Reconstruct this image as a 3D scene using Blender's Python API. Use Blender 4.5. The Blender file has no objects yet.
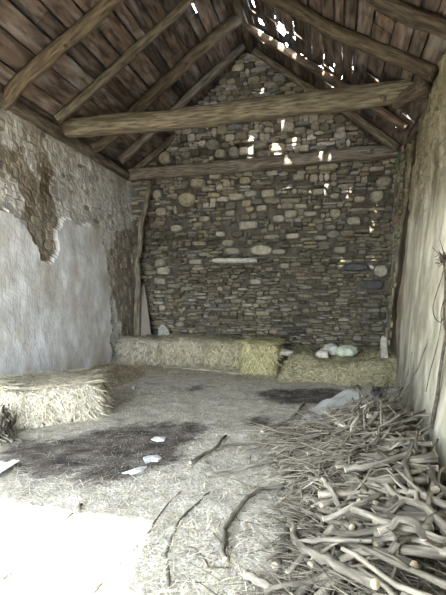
import bpy, math, random
from mathutils import Vector, Matrix, noise
random.seed(7)
R = random.Random(11)
C = bpy.context.scene.collection
PI = math.pi

# ------------------------------------------------------------------ camera
FPX, YAW, CH = 447.0, math.radians(13.8), 1.5
FWD = Vector((-math.sin(YAW), math.cos(YAW), 0)); RGT = Vector((math.cos(YAW), math.sin(YAW), 0))
cam = bpy.data.objects.new('camera', bpy.data.cameras.new('camera')); C.objects.link(cam)
cam.location = (0, 0, CH); cam.rotation_euler = (PI/2, 0, YAW)
cam.data.sensor_width = 36; cam.data.lens = FPX/595*36; cam.data.clip_start = .05
bpy.context.scene.camera = cam
O = Vector((0, 0, CH))
def ray(px, py): return FWD + RGT*((px-223)/FPX) + Vector((0, 0, (297.5-py)/FPX))
def hit(px, py, n, p0):
    d = ray(px, py); n = Vector(n); return O + d*((Vector(p0)-O).dot(n)/d.dot(n))
def fl(px, py, z=0.0): return hit(px, py, (0, 0, 1), (0, 0, z))
def bk(px, py, y=9.8): return hit(px, py, (0, 1, 0), (0, y, 0))

# ------------------------------------------------------------------ materials
def mat(name, base, var=None, scale=6, bump=.3, bscale=40, rough=.9, attr=True, stretch=(1, 1, 1), detail=8, mixf=(.35, .65), bdist=.02, stain=None, sscale=2, samt=(.5, .7), spec=.2, grain=False):
    m = bpy.data.materials.new(name); m.use_nodes = True; nt = m.node_tree; N = nt.nodes; L = nt.links
    b = N['Principled BSDF']; b.inputs['Roughness'].default_value = rough
    b.inputs['Specular IOR Level'].default_value = spec
    tc = N.new('ShaderNodeTexCoord'); mp = N.new('ShaderNodeMapping'); ga = N.new('ShaderNodeAttribute'); ga.attribute_name = 'grain'
    L.new(ga.outputs['Vector'] if grain else tc.outputs['Object'], mp.inputs['Vector'])
    mp.inputs['Scale'].default_value = stretch
    n1 = N.new('ShaderNodeTexNoise'); n1.inputs['Scale'].default_value = scale; n1.inputs['Detail'].default_value = detail
    L.new(mp.outputs[0], n1.inputs['Vector'])
    cr = N.new('ShaderNodeValToRGB'); cr.color_ramp.elements[0].position, cr.color_ramp.elements[1].position = mixf
    cr.color_ramp.elements[0].color = (*base, 1); cr.color_ramp.elements[1].color = (*(var or base), 1)
    L.new(n1.outputs['Fac'], cr.inputs[0]); out = cr.outputs[0]
    if stain:
        n3 = N.new('ShaderNodeTexNoise'); n3.inputs['Scale'].default_value = sscale; n3.inputs['Detail'].default_value = 6
        L.new(mp.outputs[0], n3.inputs['Vector'])
        mr = N.new('ShaderNodeMapRange'); mr.inputs[1].default_value, mr.inputs[2].default_value = samt
        L.new(n3.outputs['Fac'], mr.inputs[0])
        mx = N.new('ShaderNodeMix'); mx.data_type = 'RGBA'; L.new(mr.outputs[0], mx.inputs[0]); L.new(out, mx.inputs[6]); mx.inputs[7].default_value = (*stain, 1)
        out = mx.outputs[2]
    if attr:
        at = N.new('ShaderNodeAttribute'); at.attribute_name = 'col'
        mx = N.new('ShaderNodeMix'); mx.data_type = 'RGBA'; mx.blend_type = 'MULTIPLY'; mx.inputs[0].default_value = 1
        L.new(out, mx.inputs[6]); L.new(at.outputs['Color'], mx.inputs[7]); out = mx.outputs[2]
    L.new(out, b.inputs['Base Color'])
    if bump:
        n2 = N.new('ShaderNodeTexNoise'); n2.inputs['Scale'].default_value = bscale; n2.inputs['Detail'].default_value = 5
        L.new(mp.outputs[0], n2.inputs['Vector'])
        bp = N.new('ShaderNodeBump'); bp.inputs['Strength'].default_value = bump; bp.inputs['Distance'].default_value = bdist
        L.new(n2.outputs['Fac'], bp.inputs['Height']); L.new(bp.outputs[0], b.inputs['Normal'])
    return m
M = dict(
 floor=mat('trodden_earth_and_straw', (.42,.395,.35), (.64,.61,.56), 9, .8, 45, bdist=.03, stain=(.22,.20,.18), sscale=3.5, samt=(.52,.75)),
 stone=mat('dry_slate_stone', (.66,.64,.58), (1,1,.98), 14, .6, 30, bdist=.02),
 mortar=mat('dark_joint', (.05,.045,.036), (.13,.115,.09), 8, .6, 30, attr=False),
 plasterL=mat('old_lime_plaster', (.42,.405,.375), (.80,.785,.755), 5, .6, 22, bdist=.02, stain=(.42,.37,.30), sscale=1.5, samt=(.48,.72), mixf=(.2,.72), stretch=(1,1.2,.7)),
 plasterR=mat('ochre_lime_plaster', (.34,.315,.235), (.66,.63,.50), 3.5, .8, 22, bdist=.025, stretch=(1, 1, .5), stain=(.27,.25,.18), sscale=1.8, samt=(.5,.7)),
 wood=mat('grey_brown_timber', (.060,.052,.043), (.185,.163,.135), 12, .6, 30, bdist=.015, grain=True, stain=(.07,.055,.04), sscale=4, samt=(.5,.7)),
 board=mat('roof_board', (.045,.034,.028), (.165,.125,.095), 5, .5, 30, bdist=.01, stretch=(2.5, .5, 2.5), stain=(.27,.25,.24), sscale=3, samt=(.54,.8)),
 slate=mat('slate', (.035,.035,.04), (.08,.08,.085), 6, .4, 30, attr=False),
 straw=mat('straw', (.48,.45,.375), (.80,.765,.67), 30, 0, attr=True, rough=.8),
 hay=mat('packed_hay', (.23,.21,.165), (.50,.46,.37), 18, .9, 60, bdist=.03),
 bark=mat('dry_bark', (.085,.075,.060), (.26,.235,.19), 16, .7, 60, bdist=.006, grain=True),
 cut=mat('cut_wood', (.30,.25,.17), (.44,.37,.27), 20, 0, attr=False),
 tarp=mat('grey_plastic_sheet', (.34,.35,.33), (.50,.51,.48), 5, .3, 20, rough=.45, attr=False, spec=.5, stain=(.25,.24,.2), sscale=5, samt=(.55,.75)),
 white=mat('white_plastic', (.42,.44,.46), (.74,.76,.79), 25, .3, 30, rough=.5, attr=False, spec=.4),
 iron=mat('grey_painted_sheet', (.62,.66,.68), (.75,.78,.80), 6, .2, 30, rough=.55, attr=False, spec=.4),
 sack=mat('pale_sack', (.34,.33,.28), (.52,.51,.46), 7, .5, 30, attr=False),
 greensack=mat('greenish_sack', (.30,.33,.22), (.56,.60,.50), 6, .5, 30, attr=False),
 rope=mat('dark_vine', (.05,.04,.03), (.13,.11,.08), 20, .3, 60, attr=False),
 ground=mat('outdoor_earth', (.13,.12,.10), (.2,.19,.16), 6, .3, 30, attr=False),
 black=mat('black_rubber', (.02,.02,.022), (.05,.05,.055), 20, .3, 30, attr=False),
)

# ------------------------------------------------------------------ mesh building
class MB:
    def __init__(s): s.v=[]; s.f=[]; s.c=[]; s.m=[]; s.g={}
    def vert(s, p, c=(1,1,1)): s.v.append(tuple(p)); s.c.append(c); return len(s.v)-1
    def face(s, idx, m=0): s.f.append(tuple(idx)); s.m.append(m)
    def tube(s, pts, rad, n=7, c=(1,1,1), rough=.12, capm=0, rnd=R, square=False):
        pts=[Vector(p) for p in pts]; rings=[]; ref=None; run=rnd.uniform(0,50)
        for i,p in enumerate(pts):
            t=(pts[min(i+1,len(pts)-1)]-pts[max(i-1,0)]).normalized()
            if ref is None:
                ref = Vector((0,0,1)) if abs(t.z)<.9 else Vector((1,0,0))
            a=(ref-t*ref.dot(t)).normalized(); ref=a; b=t.cross(a)
            r=rad[i] if hasattr(rad,'__len__') else rad; ring=[]
            for k in range(n):
                an=2*PI*k/n + (PI/n if square else 0)
                ra, rb = r if hasattr(r,'__len__') else (r,r)
                ca, sa = math.cos(an), math.sin(an)
                if square:
                    q=.62; ca=math.copysign(abs(ca)**q,ca); sa=math.copysign(abs(sa)**q,sa)
                j=1+rnd.uniform(-rough,rough); cj=rnd.uniform(.88,1.1)
                ring.append(s.vert(p+a*ca*ra*j+b*sa*rb*j, tuple(x*cj for x in c)))
                s.g[ring[-1]]=(run,ca*ra*2.5,sa*rb*2.5)
            rings.append(ring)
            if i<len(pts)-1: run+=(pts[i+1]-pts[i]).length*.35
        for i in range(len(rings)-1):
            for k in range(n):
                k2=(k+1)%n; s.face((rings[i][k],rings[i+1][k],rings[i+1][k2],rings[i][k2]))
        s.face(rings[0], capm); s.face(rings[-1][::-1], capm)
    def box(s, c, ax, col=(1,1,1), jit=0, m=0):
        c=Vector(c); ids=[]
        for i in range(8):
            p=c.copy()
            for k in range(3): p+=ax[k]*(1 if i>>k&1 else -1)
            ids.append(s.vert(p+Vector([R.uniform(-jit,jit) for _ in range(3)]) if jit else p, col))
        for f in ((0,2,3,1),(4,5,7,6),(0,1,5,4),(2,6,7,3),(0,4,6,2),(1,3,7,5)): s.face([ids[q] for q in f], m)
    def build(s, name, mats, parent=None, smooth=True, loc=None):
        me=bpy.data.meshes.new(name)
        off=Vector(loc) if loc is not None else Vector((0,0,0))
        me.from_pydata([(x-off.x,y-off.y,z-off.z) for x,y,z in s.v],[],s.f)
        if not isinstance(mats,(list,tuple)): mats=[mats]
        for m in mats: me.materials.append(m)
        ca=me.color_attributes.new('col','FLOAT_COLOR','POINT')
        flat=[]
        for c in s.c: flat+= [c[0],c[1],c[2],1]
        ca.data.foreach_set('color',flat)
        if s.g:
            ga=me.attributes.new('grain','FLOAT_VECTOR','POINT'); flat=[]
            for i,c in enumerate(s.v): flat+=list(s.g.get(i,c))
            ga.data.foreach_set('vector',flat)
        me.polygons.foreach_set('material_index',s.m)
        me.polygons.foreach_set('use_smooth',[smooth]*len(s.f)); me.update()
        o=bpy.data.objects.new(name,me); C.objects.link(o); o.location=off
        if parent: o.parent=parent; o.location=off-parent.location
        return o
def tag(o,label,cat,group=None,kind=None):
    if label: o['label']=label
    if cat: o['category']=cat
    if group: o['group']=group
    if kind: o['kind']=kind
    return o
def empty(name,loc,label,cat,group=None):
    o=bpy.data.objects.new(name,None); C.objects.link(o); o.location=loc; return tag(o,label,cat,group)
def struct(o): o['kind']='structure'; return o
def nz(x,y,z=0,s=1): return noise.noise(Vector((x*s,y*s,z*s)))
def inpoly(x,y,P):
    r=False; n=len(P)
    for i in range(n):
        x1,y1=P[i]; x2,y2=P[(i+1)%n]
        if (y1>y)!=(y2>y) and x < (x2-x1)*(y-y1)/(y2-y1)+x1: r=not r
    return r
def ss(a,b,x):
    t=max(0,min(1,(x-a)/(b-a))); return t*t*(3-2*t)
def resample(pts,n):
    # Catmull-Rom through the points
    P=[Vector(p) for p in pts]; out=[]
    seg=len(P)-1
    for i in range(n):
        t=i/(n-1)*seg; k=min(int(t),seg-1); u=t-k
        p0=P[max(k-1,0)];p1=P[k];p2=P[k+1];p3=P[min(k+2,seg)]
        out.append(.5*((2*p1)+(p2-p0)*u+(2*p0-5*p1+4*p2-p3)*u*u+(3*p1-p0-3*p2+p3)*u**3))
    return out

# ------------------------------------------------------------------ room numbers
YB, YF = 9.85, -.3
EAVE, RIDX, RIDZ = 4.38, -1.75, 7.15
LX = lambda z: -4.5-.15*min(z,4.4)/4.3
def RX(y,z):
    base=.62+.042*y; top=1.28
    t=max(0,min(1,z/4.3)); return base+(top-base)*(t**.85)
def floorz(x,y):
    return .02*nz(x,y,0,1.3)+.012*nz(x,y,4,4)
# dark manure patches (world polygons from the plan of the floor)
PATCH=[[ (0,452),(30,440),(70,437),(95,432),(140,425),(165,424),(205,428),(200,440),(178,449),(190,460),(160,470),(140,484),(110,486),(85,482),(40,484),(20,475),(0,462)],
       [(255,392),(300,388),(345,390),(385,382),(388,395),(330,402),(300,408),(262,402)],
       [(243,420),(262,417),(275,422),(262,430),(246,428)],
       [(183,425),(197,420),(208,426),(196,433)],
       [(186,388),(200,386),(206,391),(192,394)]]
PATCHW=[[(fl(*p).x,fl(*p).y) for p in P] for P in PATCH]
def patch(x,y):
    xx=x+.16*nz(x,y,1,3)+.05*nz(x,y,9,11); yy=y+.2*nz(x,y,7,3)+.06*nz(x,y,3,11)
    return any(inpoly(xx,yy,P) for P in PATCHW)

# ------------------------------------------------------------------ floor
def make_floor():
    b=MB(); st=.045; nx=int((2.2+5.4)/st); ny=int((10.2+1.4)/st)
    for j in range(ny+1):
        for i in range(nx+1):
            x=-5.4+i*st; y=-1.4+j*st
            d=0
            if y>2: d = sum(patch(x+R.gauss(0,.05),y+R.gauss(0,.08)) for _ in range(5))/5*(1+.3*nz(x,y,4,6)); d=min(d,1.15)
            k=1+.16*nz(x,y,2,5)+.12*nz(x,y,5,14)
            c=tuple(max(.1,q)*k for q in (1-.79*d,1-.81*d,1-.82*d))
            b.vert((x,y,floorz(x,y)+.012*nz(x,y,8,17)+(.01 if d else 0)),c)
    w=nx+1
    for j in range(ny):
        for i in range(nx): b.face((j*w+i,j*w+i+1,j*w+w+i+1,j*w+w+i))
    return struct(b.build('floor',M['floor']))
make_floor()
b=MB(); b.box((0,-30,-.12),(Vector((60,0,0)),Vector((0,28.8,0)),Vector((0,0,.05))))
b.box((-35.2,14.5,-.12),(Vector((30,0,0)),Vector((0,15.6,0)),Vector((0,0,.05))))
struct(b.build('floor_outside',M['ground']))

# ------------------------------------------------------------------ stones
def stone(b, tow, u, v, w, h, dep, col, rnd=R, rounder=.35):
    n=10; rings=[]
    outl=[]
    q=rnd.uniform(.35,.6) if rounder<.5 else rnd.uniform(.7,1)
    tilt=rnd.uniform(-.05,.05); ta,tb=rnd.uniform(-.25,.25),rnd.uniform(-.25,.25)
    for k in range(n):
        a=2*PI*(k+.5)/n; ca,sa=math.cos(a),math.sin(a)
        x=math.copysign(abs(ca)**q,ca)*w/2*rnd.uniform(.88,1.04); y=math.copysign(abs(sa)**q,sa)*h/2*rnd.uniform(.82,1.06)
        outl.append((x,y+x*tilt))
    for s,d in ((1,-.02),(.98,dep*.6),(.80,dep)):
        ring=[]
        for x,y in outl:
            dd=d+dep*(ta*x/w+tb*y/h)*(1 if d>0 else 0)+rnd.uniform(-.004,.004)
            cj=rnd.uniform(.93,1.06)
            ring.append(b.vert(tow(u+x*s,v+y*s,dd),tuple(c*cj for c in col)))
        rings.append(ring)
    for i in range(2):
        for k in range(n):
            k2=(k+1)%n; b.face((rings[i][k],rings[i][k2],rings[i+1][k2],rings[i+1][k]))
    b.face(rings[2])
def courses(b, tow, u0,u1,v0,v1, accept, hfun, wfun, colf, depf, bigs=(), stack=False):
    v=v0
    while v<v1:
        u=u0-R.uniform(0,.3); H=hfun(v)
        while u<u1:
            w=wfun(v,H)
            if stack:
                n=R.choice((1,1,2,2,3)) if H>.10 else R.choice((1,1,2))
                w*=1.0 if n==1 else R.uniform(1.0,1.5)
            else: n=1
            cuts=[0]+sorted(R.uniform(.25,.75) if n==2 else R.uniform(.2,.8) for _ in range(n-1))+[1]
            for q in range(n):
                h=H*(cuts[q+1]-cuts[q])*(R.uniform(.92,1.12) if stack else R.uniform(.72,1.12))
                parts=[(0,w)]
                if stack and n>1 and R.random()<.5: t=R.uniform(.3,.7); parts=[(0,w*t),(w*t,w*(1-t))]
                for du,pw in parts:
                    uc=u+du+pw/2; vc=v+H*(cuts[q]+cuts[q+1])/2+.07*math.sin(uc*1.3+v*.8)+.03*math.sin(uc*3.7+v*2)+(R.uniform(-.012,.012) if stack else 0)
                    if not accept(uc,vc): continue
                    if any(abs(uc-B[0])<(B[2]+pw)*.44 and abs(vc-B[1])<(B[3]+h)*.44 for B in bigs): continue
                    stone(b,tow,uc,vc,pw*(1.02 if stack else .96),h*.98,depf(),colf(uc,vc),rounder=.3 if R.random()<.7 else .6)
            u+=w
        v+=H
BIGS=[(187,199,18,16),(212,144,14,11),(220,153,11,8),(234,152,11,11),(277,147,18,9),(263,154,14,7),(236,197,18,7),(198,183,16,9),(248,225,20,9),(268,193,15,9),(157,194,10,10),(261,250,23,11),(279,219,13,8),(228,243,13,7),(220,234,10,6),(232,251,16,7),(164,158,12,14),(299,177,13,7),(384,181,17,11),(293,236,15,7),(360,199,11,7),(354,221,13,10),(321,238,15,5),(377,196,14,12),(291,214,14,8),(356,267,25,8),(373,285,21,10),(381,271,14,14),(279,252,16,6),(160,263,12,8),(163,271,14,8),(160,281,13,7),(196,262,15,6),(256,282,12,6),(285,266,11,6),(244,118,13,6),(300,130,12,6),(215,176,13,7),(245,180,12,7),(262,208,12,7),(310,214,14,6),(335,196,10,6),(230,213,11,6),(340,250,14,7),(176,228,13,7),(205,219,12,6),(318,192,12,7),(325,160,14,6)]
def roofz(x): 
    return RIDZ-(RIDX-x)*(RIDZ-EAVE)/(RIDX+4.7) if x<RIDX else RIDZ-(x-RIDX)*(RIDZ-EAVE)/(1.3-RIDX)
def back_wall():
    b=MB()
    # solid core with gable
    y0,y1=YB+.02,YB+.5
    prof=[(-5.2,-.1),(1.9,-.1),(1.9,roofz(1.9)),(RIDX,RIDZ),(-5.2,roofz(-5.2))]
    f=[b.vert((x,y0,z)) for x,z in prof]; g=[b.vert((x,y1,z)) for x,z in prof]
    b.face(f,1); b.face(g[::-1],1)
    for i in range(5): j=(i+1)%5; b.face((f[i],g[i],g[j],f[j]),1)
    tow=lambda u,v,d:(u,YB-d+.04*nz(u,v,0,.8),v)
    bigs=[]
    for px,py,w,h in BIGS:
        p=bk(px,py,YB-.06); s=(p-O).dot(FWD)/FPX; bigs.append((p.x,p.z,w*s,h*s))
    def col(u,v):
        k=R.choice((.5,.7,.85,1,1.1,1.25,1.55))*R.uniform(.9,1.1)*(.95+.5*nz(u,v,3,.9))
        t=R.random()
        hue=(.36,.32,.255) if t<.45 else ((.33,.28,.19) if t<.8 else (.37,.35,.33))
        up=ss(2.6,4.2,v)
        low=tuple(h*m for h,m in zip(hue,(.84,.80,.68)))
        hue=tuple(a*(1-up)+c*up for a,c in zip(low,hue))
        # green algae on the lower courses, lower half darker overall
        gr=max(0,nz(u,v,6,1.1))*.4*(1-up)
        hue=(hue[0]*(1-.25*gr),hue[1]*(1-.03*gr),hue[2]*(1-.45*gr))
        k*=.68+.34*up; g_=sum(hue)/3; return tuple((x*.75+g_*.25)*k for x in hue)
    def hf(v): return R.choice((.05,.07,.09,.11)) if v<2.7 else R.choice((.10,.13,.17,.20))
    def wf(v,H): return R.uniform(.08,.34) if v<2.7 else R.uniform(.10,.32)
    acc=lambda u,v: -4.75<u<1.45 and v<roofz(u)-.02
    courses(b,tow,-4.8,1.45,.2,7.15,acc,hf,wf,col,lambda:R.uniform(.01,.09),bigs,True)
    for i,(u,v,w,h) in enumerate(bigs):
        if i in (25,26): c=(.09,.09,.095)
        elif i in (0,16): c=(.38,.34,.25)
        elif i in (4,): c=(.46,.38,.29)
        else:
            k=R.uniform(.75,1.15); c=(.36*k,.335*k,.27*k)
        stone(b,tow,u,v,w,h,R.uniform(.07,.11),c,rounder=.8 if h>.22 else .3)
    return struct(b.build('wall_back',[M['stone'],M['mortar']],smooth=False))
back_wall()

# lintel slab and blocked niche edge
def slab(name,px0,px1,py,th,dep,label,cat):
    a=bk(px0,py,YB-.1); c=bk(px1,py,YB-.1); b=MB(); n=9; rows=[]
    for i in range(n+1):
        t=i/n; x=a.x+(c.x-a.x)*t; z=a.z+(c.z-a.z)*t; q=1 if 0<i<n else .7
        rows.append([b.vert((x+R.uniform(-.01,.01),YB+yy,z+zz*q+R.uniform(-.006,.006))) for yy,zz in ((.04,-th),(-dep,-th*.8),(-dep-.02,0),(-dep,th*.85),(.04,th))])
    for i in range(n):
        for k in range(4): b.face((rows[i][k],rows[i][k+1],rows[i+1][k+1],rows[i+1][k]))
    b.face(rows[0]); b.face(rows[-1][::-1])
    b.c=[(.50,.49,.45)]*len(b.v)
    return tag(b.build(name,M['stone'],smooth=False),label,cat)
slab('stone_lintel',213,257,260.5,.055,.14,'long pale stone lintel slab set in the middle of the back wall','lintel')

# ------------------------------------------------------------------ left wall
def lw(px,py):
    p=hit(px,py,(1,0,0),(-4.57,0,0)); return (p.y,p.z)
SMOOTH=[lw(*p) for p in [(-40,200),(0,206),(10,212),(19,223),(30,236),(38,258),(45,263),(52,258),(56,240),(61,221),(75,222),(94,228),(103,243),(106,256),(108,285),(107,330),(106,390),(-40,460)]]
BARE=[lw(*p) for p in [(-60,110),(-10,140),(22,150),(30,170),(42,178),(44,150),(54,160),(56,200),(61,221),(56,240),(52,258),(45,263),(38,258),(30,236),(22,215),(27,200),(18,180),(0,170),(-60,160)]]
CORNER=[lw(*p) for p in [(118,230),(140,230),(140,345),(122,345),(114,300)]]
def side_grid(xf, y0,y1,z1,st,colf,sgn,offf):
    b=MB(); ny=int((y1-y0)/st); nzv=int(z1/st)
    for j in range(nzv+1):
        z=-.08+j*st
        for i in range(ny+1):
            y=y0+i*st; b.vert((xf(y,z)+sgn*offf(y,z),y,z),colf(y,z))
    w=ny+1
    for j in range(nzv):
        for i in range(ny):
            q=(j*w+i,j*w+i+1,j*w+w+i+1,j*w+w+i)
            b.face(q if sgn<0 else q[::-1])
    return b
def left_wall():
    def wob(y,z): return y+.10*nz(y,z,0,4)+.04*nz(y,z,2,13), z+.10*nz(y,z,5,4)+.04*nz(y,z,7,13)
    # the plaster coat: standing proud of the rough stones where it survives
    def sm(y,z): a,c=wob(y,z); return inpoly(a,c,SMOOTH) or (y<4.5 and z<2.4)
    def off(y,z):
        o=.035*nz(y,z,3,.9)
        if sm(y,z): return o+.055+.006*nz(y,z,1,6)
        return o-.012+.03*nz(y,z,8,7)+.02*nz(y,z,9,17)
    def colf(y,z):
        if sm(y,z):
            k=1+.08*nz(y,z,9,3)+.06*nz(y,z,9,14); return (k*.97,k*.99,k*1.02)
        a,c=wob(y,z); k=1+.35*nz(y,z,5,9)+.25*nz(y,z,6,25)
        if inpoly(a,c,BARE) or inpoly(a,c,CORNER): return (.34*k,.30*k,.24*k)
        return (.74*k,.73*k,.70*k)
    b=side_grid(lambda y,z:LX(z),YF-.1,YB+.02,4.45,.04,colf,1,off)
    # core
    for (x0,x1) in ((-5.15,-4.78),):
        for ya,yb,za,zb in ((YF-.1,YB+.1,-.15,4.35),):
            b.box(((x0+x1)/2,(ya+yb)/2,(za+zb)/2),(Vector(((x1-x0)/2,0,0)),Vector((0,(yb-ya)/2,0)),Vector((0,0,(zb-za)/2))),m=1)
    tow=lambda u,v,d:(LX(v)+.035*nz(u,v,3,.9)-.02+d,u,v)
    def colst(u,v):
        a,c=wob(u,v); bare=inpoly(a,c,BARE) or inpoly(a,c,CORNER); k=R.uniform(.7,1.2)
        if bare: return (.44*k,.39*k,.31*k)
        if R.random()<.3: return (.46*k,.43*k,.38*k)
        k=R.uniform(.8,1.15); return (.74*k,.73*k,.70*k)
    acc=lambda u,v: not sm(u,v) and v<4.42
    courses(b,tow,4.6,YB,.1,4.4,acc,lambda v:R.uniform(.07,.19),lambda v,H:R.uniform(.08,.26),colst,lambda:R.uniform(-.025,.03))
    return struct(b.build('wall_left',[M['plasterL'],M['mortar']],smooth=False))
left_wall()

# ------------------------------------------------------------------ right wall
def right_wall():
    def groove(y,z):
        yc=8.85-.30*max(0,z-1.4)+.08*math.sin(z*2.1)+.05*nz(z,y,3,4)
        d=abs(y-yc); w=.42+.07*math.sin(z*3)
        return 1-ss(w*.5,w,d) if z>1.2 else (1-ss(w*.5,w,d))*ss(0,1.2,z)
    def off(y,z):
        o=.05*nz(y,z,13,.8)+.02*nz(y,z,17,2.5)+.008*nz(y,z,3,9)
        o-=.05*ss(6.2,7.4,y)*(1-ss(8.6,9.3,y))
        return o-.02*groove(y,z)-.05*ss(2.3,3.4,z)*abs(nz(y,z,5,5))*2-.02*ss(2.3,3.4,z)*nz(y,z,6,13)
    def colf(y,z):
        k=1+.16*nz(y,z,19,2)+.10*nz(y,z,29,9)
        g=groove(y,z); up=ss(2.3,3.2,z+.5*nz(y,z,3,2))  # shade of the groove is painted as dark colour; its relief is slight
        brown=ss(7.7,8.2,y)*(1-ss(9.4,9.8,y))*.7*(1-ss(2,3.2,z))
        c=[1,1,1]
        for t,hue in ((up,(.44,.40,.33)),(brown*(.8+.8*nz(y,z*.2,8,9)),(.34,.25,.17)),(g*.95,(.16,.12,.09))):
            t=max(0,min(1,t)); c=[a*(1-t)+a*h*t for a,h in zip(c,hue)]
        # foot darker along the far part
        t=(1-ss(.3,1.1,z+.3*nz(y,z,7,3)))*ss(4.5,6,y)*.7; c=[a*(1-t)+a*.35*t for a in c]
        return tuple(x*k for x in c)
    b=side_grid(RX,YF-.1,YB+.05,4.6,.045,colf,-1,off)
    b.box((1.9,(YF+YB)/2,2.1),(Vector((.3,0,0)),Vector((0,(YB-YF)/2+.1,0)),Vector((0,0,2.35))),m=1)
    # loose corner stones beyond the groove
    tow=lambda u,v,d:(RX(u,v)-d,u,v)
    courses(b,tow,8.95,YB,.3,4.3,lambda u,v:u>8.8-.17*max(0,v-.6)+.3 and R.random()<.8,lambda v:R.uniform(.09,.2),lambda v,H:R.uniform(.15,.35),lambda u,v:(.5*R.uniform(.7,1.1),.46*R.uniform(.8,1),.36),lambda:R.uniform(.01,.04))
    return struct(b.build('wall_right',[M['plasterR'],M['mortar']],smooth=False))
right_wall()

# ------------------------------------------------------------------ front wall with the wide doorway the light comes through
DX0,DX1,DH=-3.9,-.55,3.62
b=MB()
def wbox(x0,x1,z0,z1): b.box(((x0+x1)/2,YF-.1,(z0+z1)/2),(Vector(((x1-x0)/2,0,0)),Vector((0,.1,0)),Vector((0,0,(z1-z0)/2))),(.5,.48,.42))
wbox(-5.1,DX0,-.1,DH); wbox(DX1,2.2,-.1,DH)
prof=[(-5.2,DH),(2.2,DH),(2.2,roofz(2.2)),(RIDX,RIDZ),(-5.2,roofz(-5.2))]
f=[b.vert((x,YF,z),(.5,.48,.42)) for x,z in prof]; g=[b.vert((x,YF-.2,z),(.5,.48,.42)) for x,z in prof]
b.face(f); b.face(g[::-1])
for i in range(5): j=(i+1)%5; b.face((f[i],g[i],g[j],f[j]))
struct(b.build('wall_front',M['plasterR'],smooth=False))

# ------------------------------------------------------------------ roof
SD=Vector((-.23,1.15,-1.28))   # the way the sunlight travels
nL=Vector((-(RIDZ-EAVE),0,(RIDX+4.7))).normalized(); nR=Vector((RIDZ-EAVE,0,1.3-RIDX)).normalized()
P0=Vector((RIDX,0,RIDZ))
def rl(px,py,below=.1): return hit(px,py,nL,P0-nL*below)
def rr(px,py,below=.1): return hit(px,py,nR,P0-nR*below)
HOLES=[(247,17,9,8),(243,11,4,5),(259,24,7,6),(279,26,7,11),(279,33,10,7),(293,28,6,8),(294,40,9,8),(262,37,3,6),(285,48,4,5),(300,57,3,7),(313,49,4,7),(323,60,4,7),(324,50,3,5),(344,56,6,9),(334,58,3,4),(355,64,5,6),(339,79,4,6),(319,70,4,5),(375,75,4,6),(379,99,4,6),(407,115,4,8),(352,72,5,4),(394,12,3,6),(404,17,3,8),(196,10,2,8),(270,30,3,4),(306,52,3,4)]
def holes_for(n,right):
    out=[]
    for px,py,w,h in HOLES:
        if (px>230)!=right: continue
        p=hit(px,py,n,P0); s=(p-O).dot(FWD)/FPX
        out.append((p.x,p.y,.5*w*s,.85*h*s))
    return out
HR=holes_for(nR,True); HL=holes_for(nL,False)
for px,py,w_,h_ in [(250,137,3,10),(249,150,3,8),(268,156,5,3),(277,151,4,3),(286,182,5,4),(317,175,3,9),(323,157,3,7),(348,192,3,5),(347,208,4,9),(375,207,3,8),(371,222,3,6),(362,152,4,8),(316,190,3,3),(335,196,3,3)]:
    p=bk(px,py,YB-.1); sc_=(p-O).dot(FWD)/FPX; t=(P0-p).dot(nR)/SD.dot(nR); q=p+SD*t
    HR.append((q.x,q.y,max(.035,.6*w_*sc_),max(.05,.5*h_*sc_)))
def roof(side):
    n=nL if side<0 else nR; Hs=HL if side<0 else HR
    ex=-5.1 if side<0 else 1.75
    dn=Vector((ex-RIDX,0,roofz(ex)-RIDZ)); SL=dn.length; dn.normalize()
    def inhole(x,y,f=1,tilt=True):
        for hx,hy,rx,ry in Hs:
            dx=(x-hx)/(rx*f*.75); dy=(y-hy)/(ry*f*1.05)
            if dx*dx+dy*dy<1: return True
        return False
    b=MB()
    # boards
    s=.0; row=0
    while s<SL:
        w=R.uniform(.16,.30) if side>0 else R.uniform(.20,.36)
        y=YF-.3-R.uniform(0,1)
        while y<YB+.3:
            L=R.uniform(1.2,3.2); k=R.uniform(.45,1.25); t=R.random()
            col=(k,k*(.93+.07*t),k*(.85+.15*t)); lift=R.uniform(0,.025); tw=R.uniform(-.012,.012)
            wd=w-R.uniform(.008,.045); ns=max(2,int(L/.09)) if y+L>7.2 else 2
            for q in range(ns):
                ya=y+L*q/ns; yb=y+L*(q+1)/ns-(.02 if q==ns-1 else 0); ym=(ya+yb)/2
                if ym>YB+.1: continue
                cs=P0+dn*(s+w/2+tw*(ym-y)/max(L,.1))+Vector((0,ym,0))
                if side>0 and (8.45<ym<9.75 or True) and inhole(cs.x,ym,1.25): continue
                if side<0 and inhole(cs.x,ym,1.6): continue
                if side>0 and 8.42+.1*math.sin(s*9)<ym<8.88+.06*math.sin(s*13) and .2<s<3.3: continue
                cc=cs-n*(.0+lift)
                b.box(cc,(dn*(wd/2),Vector((0,(yb-ya)/2+.001,0)),n*.011),col)
            y+=L
        s+=w
    # slates over the boards
    st=.03 if side>0 else .05; nu=int(SL/st)+1; nv=int((YB-YF+.8)/st)
    base=len(b.v)
    for i in range(nu+1):
        for j in range(nv+1):
            u=i*st; y=YF-.4+j*st
            near = y>7
            p=P0+dn*(u+(R.uniform(-.015,.015) if near else 0))+Vector((0,y+(R.uniform(-.015,.015) if near else 0),0))+n*(.05+(.012 if near else 0)*R.random())
            b.vert(p)
    w=nv+1
    for i in range(nu):
        for j in range(nv):
            c=P0+dn*((i+.5)*st); y=YF-.4+(j+.5)*st
            if inhole(c.x,y): continue
            q=(base+i*w+j,base+i*w+j+1,base+i*w+w+j+1,base+i*w+w+j)
            b.face(q,1)
    return struct(b.build('ceiling_left' if side<0 else 'ceiling_right',[M['board'],M['slate']],smooth=False))
roof(-1); roof(1)
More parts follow.
